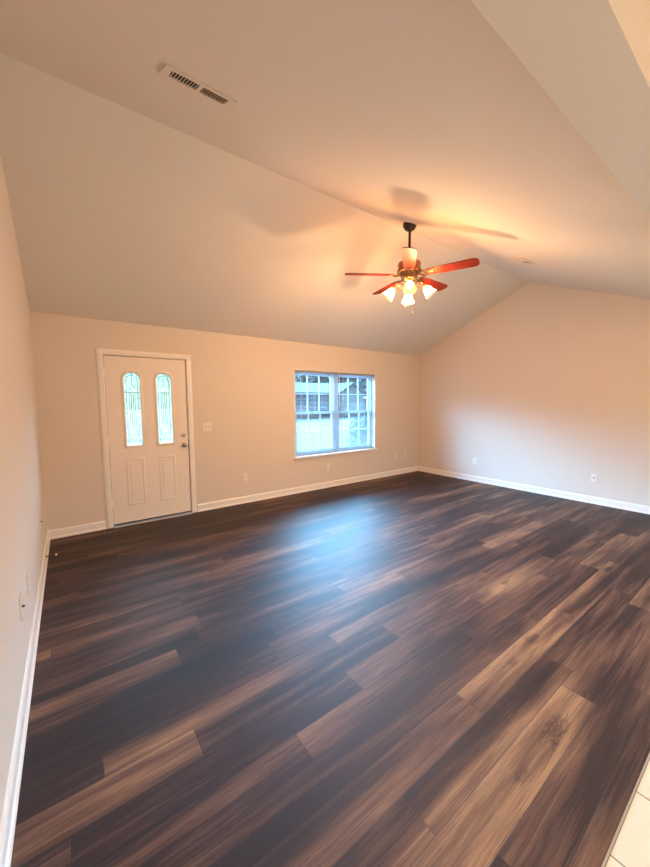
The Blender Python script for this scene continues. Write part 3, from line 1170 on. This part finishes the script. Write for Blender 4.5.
# low wing to the right
B().box(hx(34.8), hx(46), hy(36), hy(43), 0, hz(2.1)).build('brick_wall', M['brick'], hs)
B().prism([(hy(35.4), hz(2.1)), (hy(39.5), hz(3.1)), (hy(43.6), hz(2.1))], 'x', hx(34.8), hx(46.5)).build('wing_roof', M['shingle'], hs)


def foliage(b_, n_, rx, ry, rz, c, leaf, rnd_):
    for _ in range(n_):
        th_ = rnd_.uniform(0, 2 * PI)
        ph = math.acos(rnd_.uniform(-.75, 1))
        rr = rnd_.uniform(.72, 1.0)
        p_ = Vector((c[0] + rx * rr * math.sin(ph) * math.cos(th_), c[1] + ry * rr * math.sin(ph) * math.sin(th_), c[2] + rz * rr * math.cos(ph)))
        d = Vector((rnd_.gauss(0, 1), rnd_.gauss(0, 1), rnd_.gauss(0, 1))).normalized()
        e_ = d.orthogonal().normalized()
        g_ = d.cross(e_)
        L_ = leaf * rnd_.uniform(.6, 1.3)
        vv = [b_.bm.verts.new(p_ + e_ * L_), b_.bm.verts.new(p_ + g_ * L_ * .5), b_.bm.verts.new(p_ - e_ * L_), b_.bm.verts.new(p_ - g_ * L_ * .5)]
        b_.bm.faces.new(vv)


rl = random.Random(5)
def shrub(x_, y_, rx, hz_, label, n_=1800, leaf=.035, grp=None):
    t = empty('shrub', (x_, y_, GZ))
    tag(t, label, 'shrub', grp)
    b_ = B()
    foliage(b_, n_, rx, rx, hz_ / 2, (0, 0, hz_ / 2 + .05), leaf, rl)
    bmesh.ops.create_icosphere(b_.bm, subdivisions=2, radius=1, matrix=Matrix.Translation((0, 0, hz_ / 2 + .05)) @ Matrix.Diagonal((rx * .8, rx * .8, hz_ * .42, 1)))
    b_.build('foliage', M['leafA'], t)
    b2 = B()
    for q in range(5):
        a = q * 1.26
        b2.tube([(0, 0, -.02), (rx * .25 * math.cos(a), rx * .25 * math.sin(a), hz_ * .3), (rx * .5 * math.cos(a), rx * .5 * math.sin(a), hz_ * .6)], .014, 5)
    b2.build('stem', M['bark'], t)


shrub(6.15, 1.5, .48, 1.66, 'big rounded shrub just outside the right half of the window', 3000, .032)
shrub(26.7, 30.9, .75, 1.7, 'clipped shrub by the porch of the house across the street', 500, .09)
shrub(28.6, 31.0, .6, 1.5, 'shrub next to the garage wing across the street', 400, .09)


def tree(x_, y_, h_, r_, label, n_=1500):
    t = empty('tree', (x_, y_, GZ))
    tag(t, label, 'tree', 'trees behind the neighbouring house')
    b2 = B()
    b2.tube([(0, 0, -.1), (.05, 0, h_ * .3), (-.05, .05, h_ * .6), (0, 0, h_ * .85)], [.22, .17, .12, .05], 8)
    for q in range(6):
        a = q * 1.05
        b2.tube([(0, 0, h_ * (.35 + .05 * q)), (r_ * .5 * math.cos(a), r_ * .5 * math.sin(a), h_ * (.5 + .05 * q))], [.08, .03], 6)
    b2.build('trunk', M['bark'], t)
    b_ = B()
    for q in range(6):
        a = rl.uniform(0, 6.28)
        rr = r_ * rl.uniform(.2, .6)
        foliage(b_, n_ // 6, r_ * .62, r_ * .62, h_ * .24, (rr * math.cos(a), rr * math.sin(a), h_ * rl.uniform(.5, .8)), .28, rl)
    b_.build('foliage', M['leafB'], t)


for i, (x_, y_, h_, r_) in enumerate(((16, 56, 10.5, 3.6), (24, 52, 8.8, 3.3), (32, 54, 9.6, 3.5), (40, 51, 8.8, 3.4), (48.5, 54, 9.8, 3.6), (57, 57, 10.5, 3.8), (36, 62, 11.5, 3.8), (27.5, 63, 11.5, 4), (45, 64, 11.5, 3.8))):
    tree(x_, y_, h_, r_, 'pale leafy tree in the row behind the house across the street')

# white car on the neighbour's lot
car = empty('car', (36.3, 30.0, GZ), (0, 0, R(8)))
tag(car, 'white car parked by the house across the street, seen through the window', 'car')
side = [(-2.2, .35), (-2.25, .75), (-2.1, .98), (-1.2, 1.08), (-.6, 1.55), (.9, 1.60), (1.7, 1.12), (2.15, 1.02), (2.25, .6), (2.2, .35)]
B().prism(side, 'y', -.88, .88).build('body', M['carpaint'], car)
B().prism([(-1.05, 1.10), (-.55, 1.50), (.85, 1.54), (1.5, 1.12)], 'y', -.885, .885).build('side_glass', M['carglass'], car)
for xx in (-1.4, 1.4):
    for yy in (-.9, .7):
        B().lathe([(.2, 0), (.33, .02), (.33, .18), (.2, .2)], 20, Matrix.Translation((xx, yy + .2, .33)) @ Matrix.Rotation(R(90), 4, 'X')).build('wheel', M['tyre'], car)

# small kitchen fixture housing for the warm kitchen light
kf = empty('kitchen_light', (2.6, -5.9, EZ))
tag(kf, 'flat warm ceiling light in the kitchen behind the header', 'ceiling light')
B().box(-.5, .5, -.2, .2, -.09, 0, .01).build('housing', M['trim'], kf)
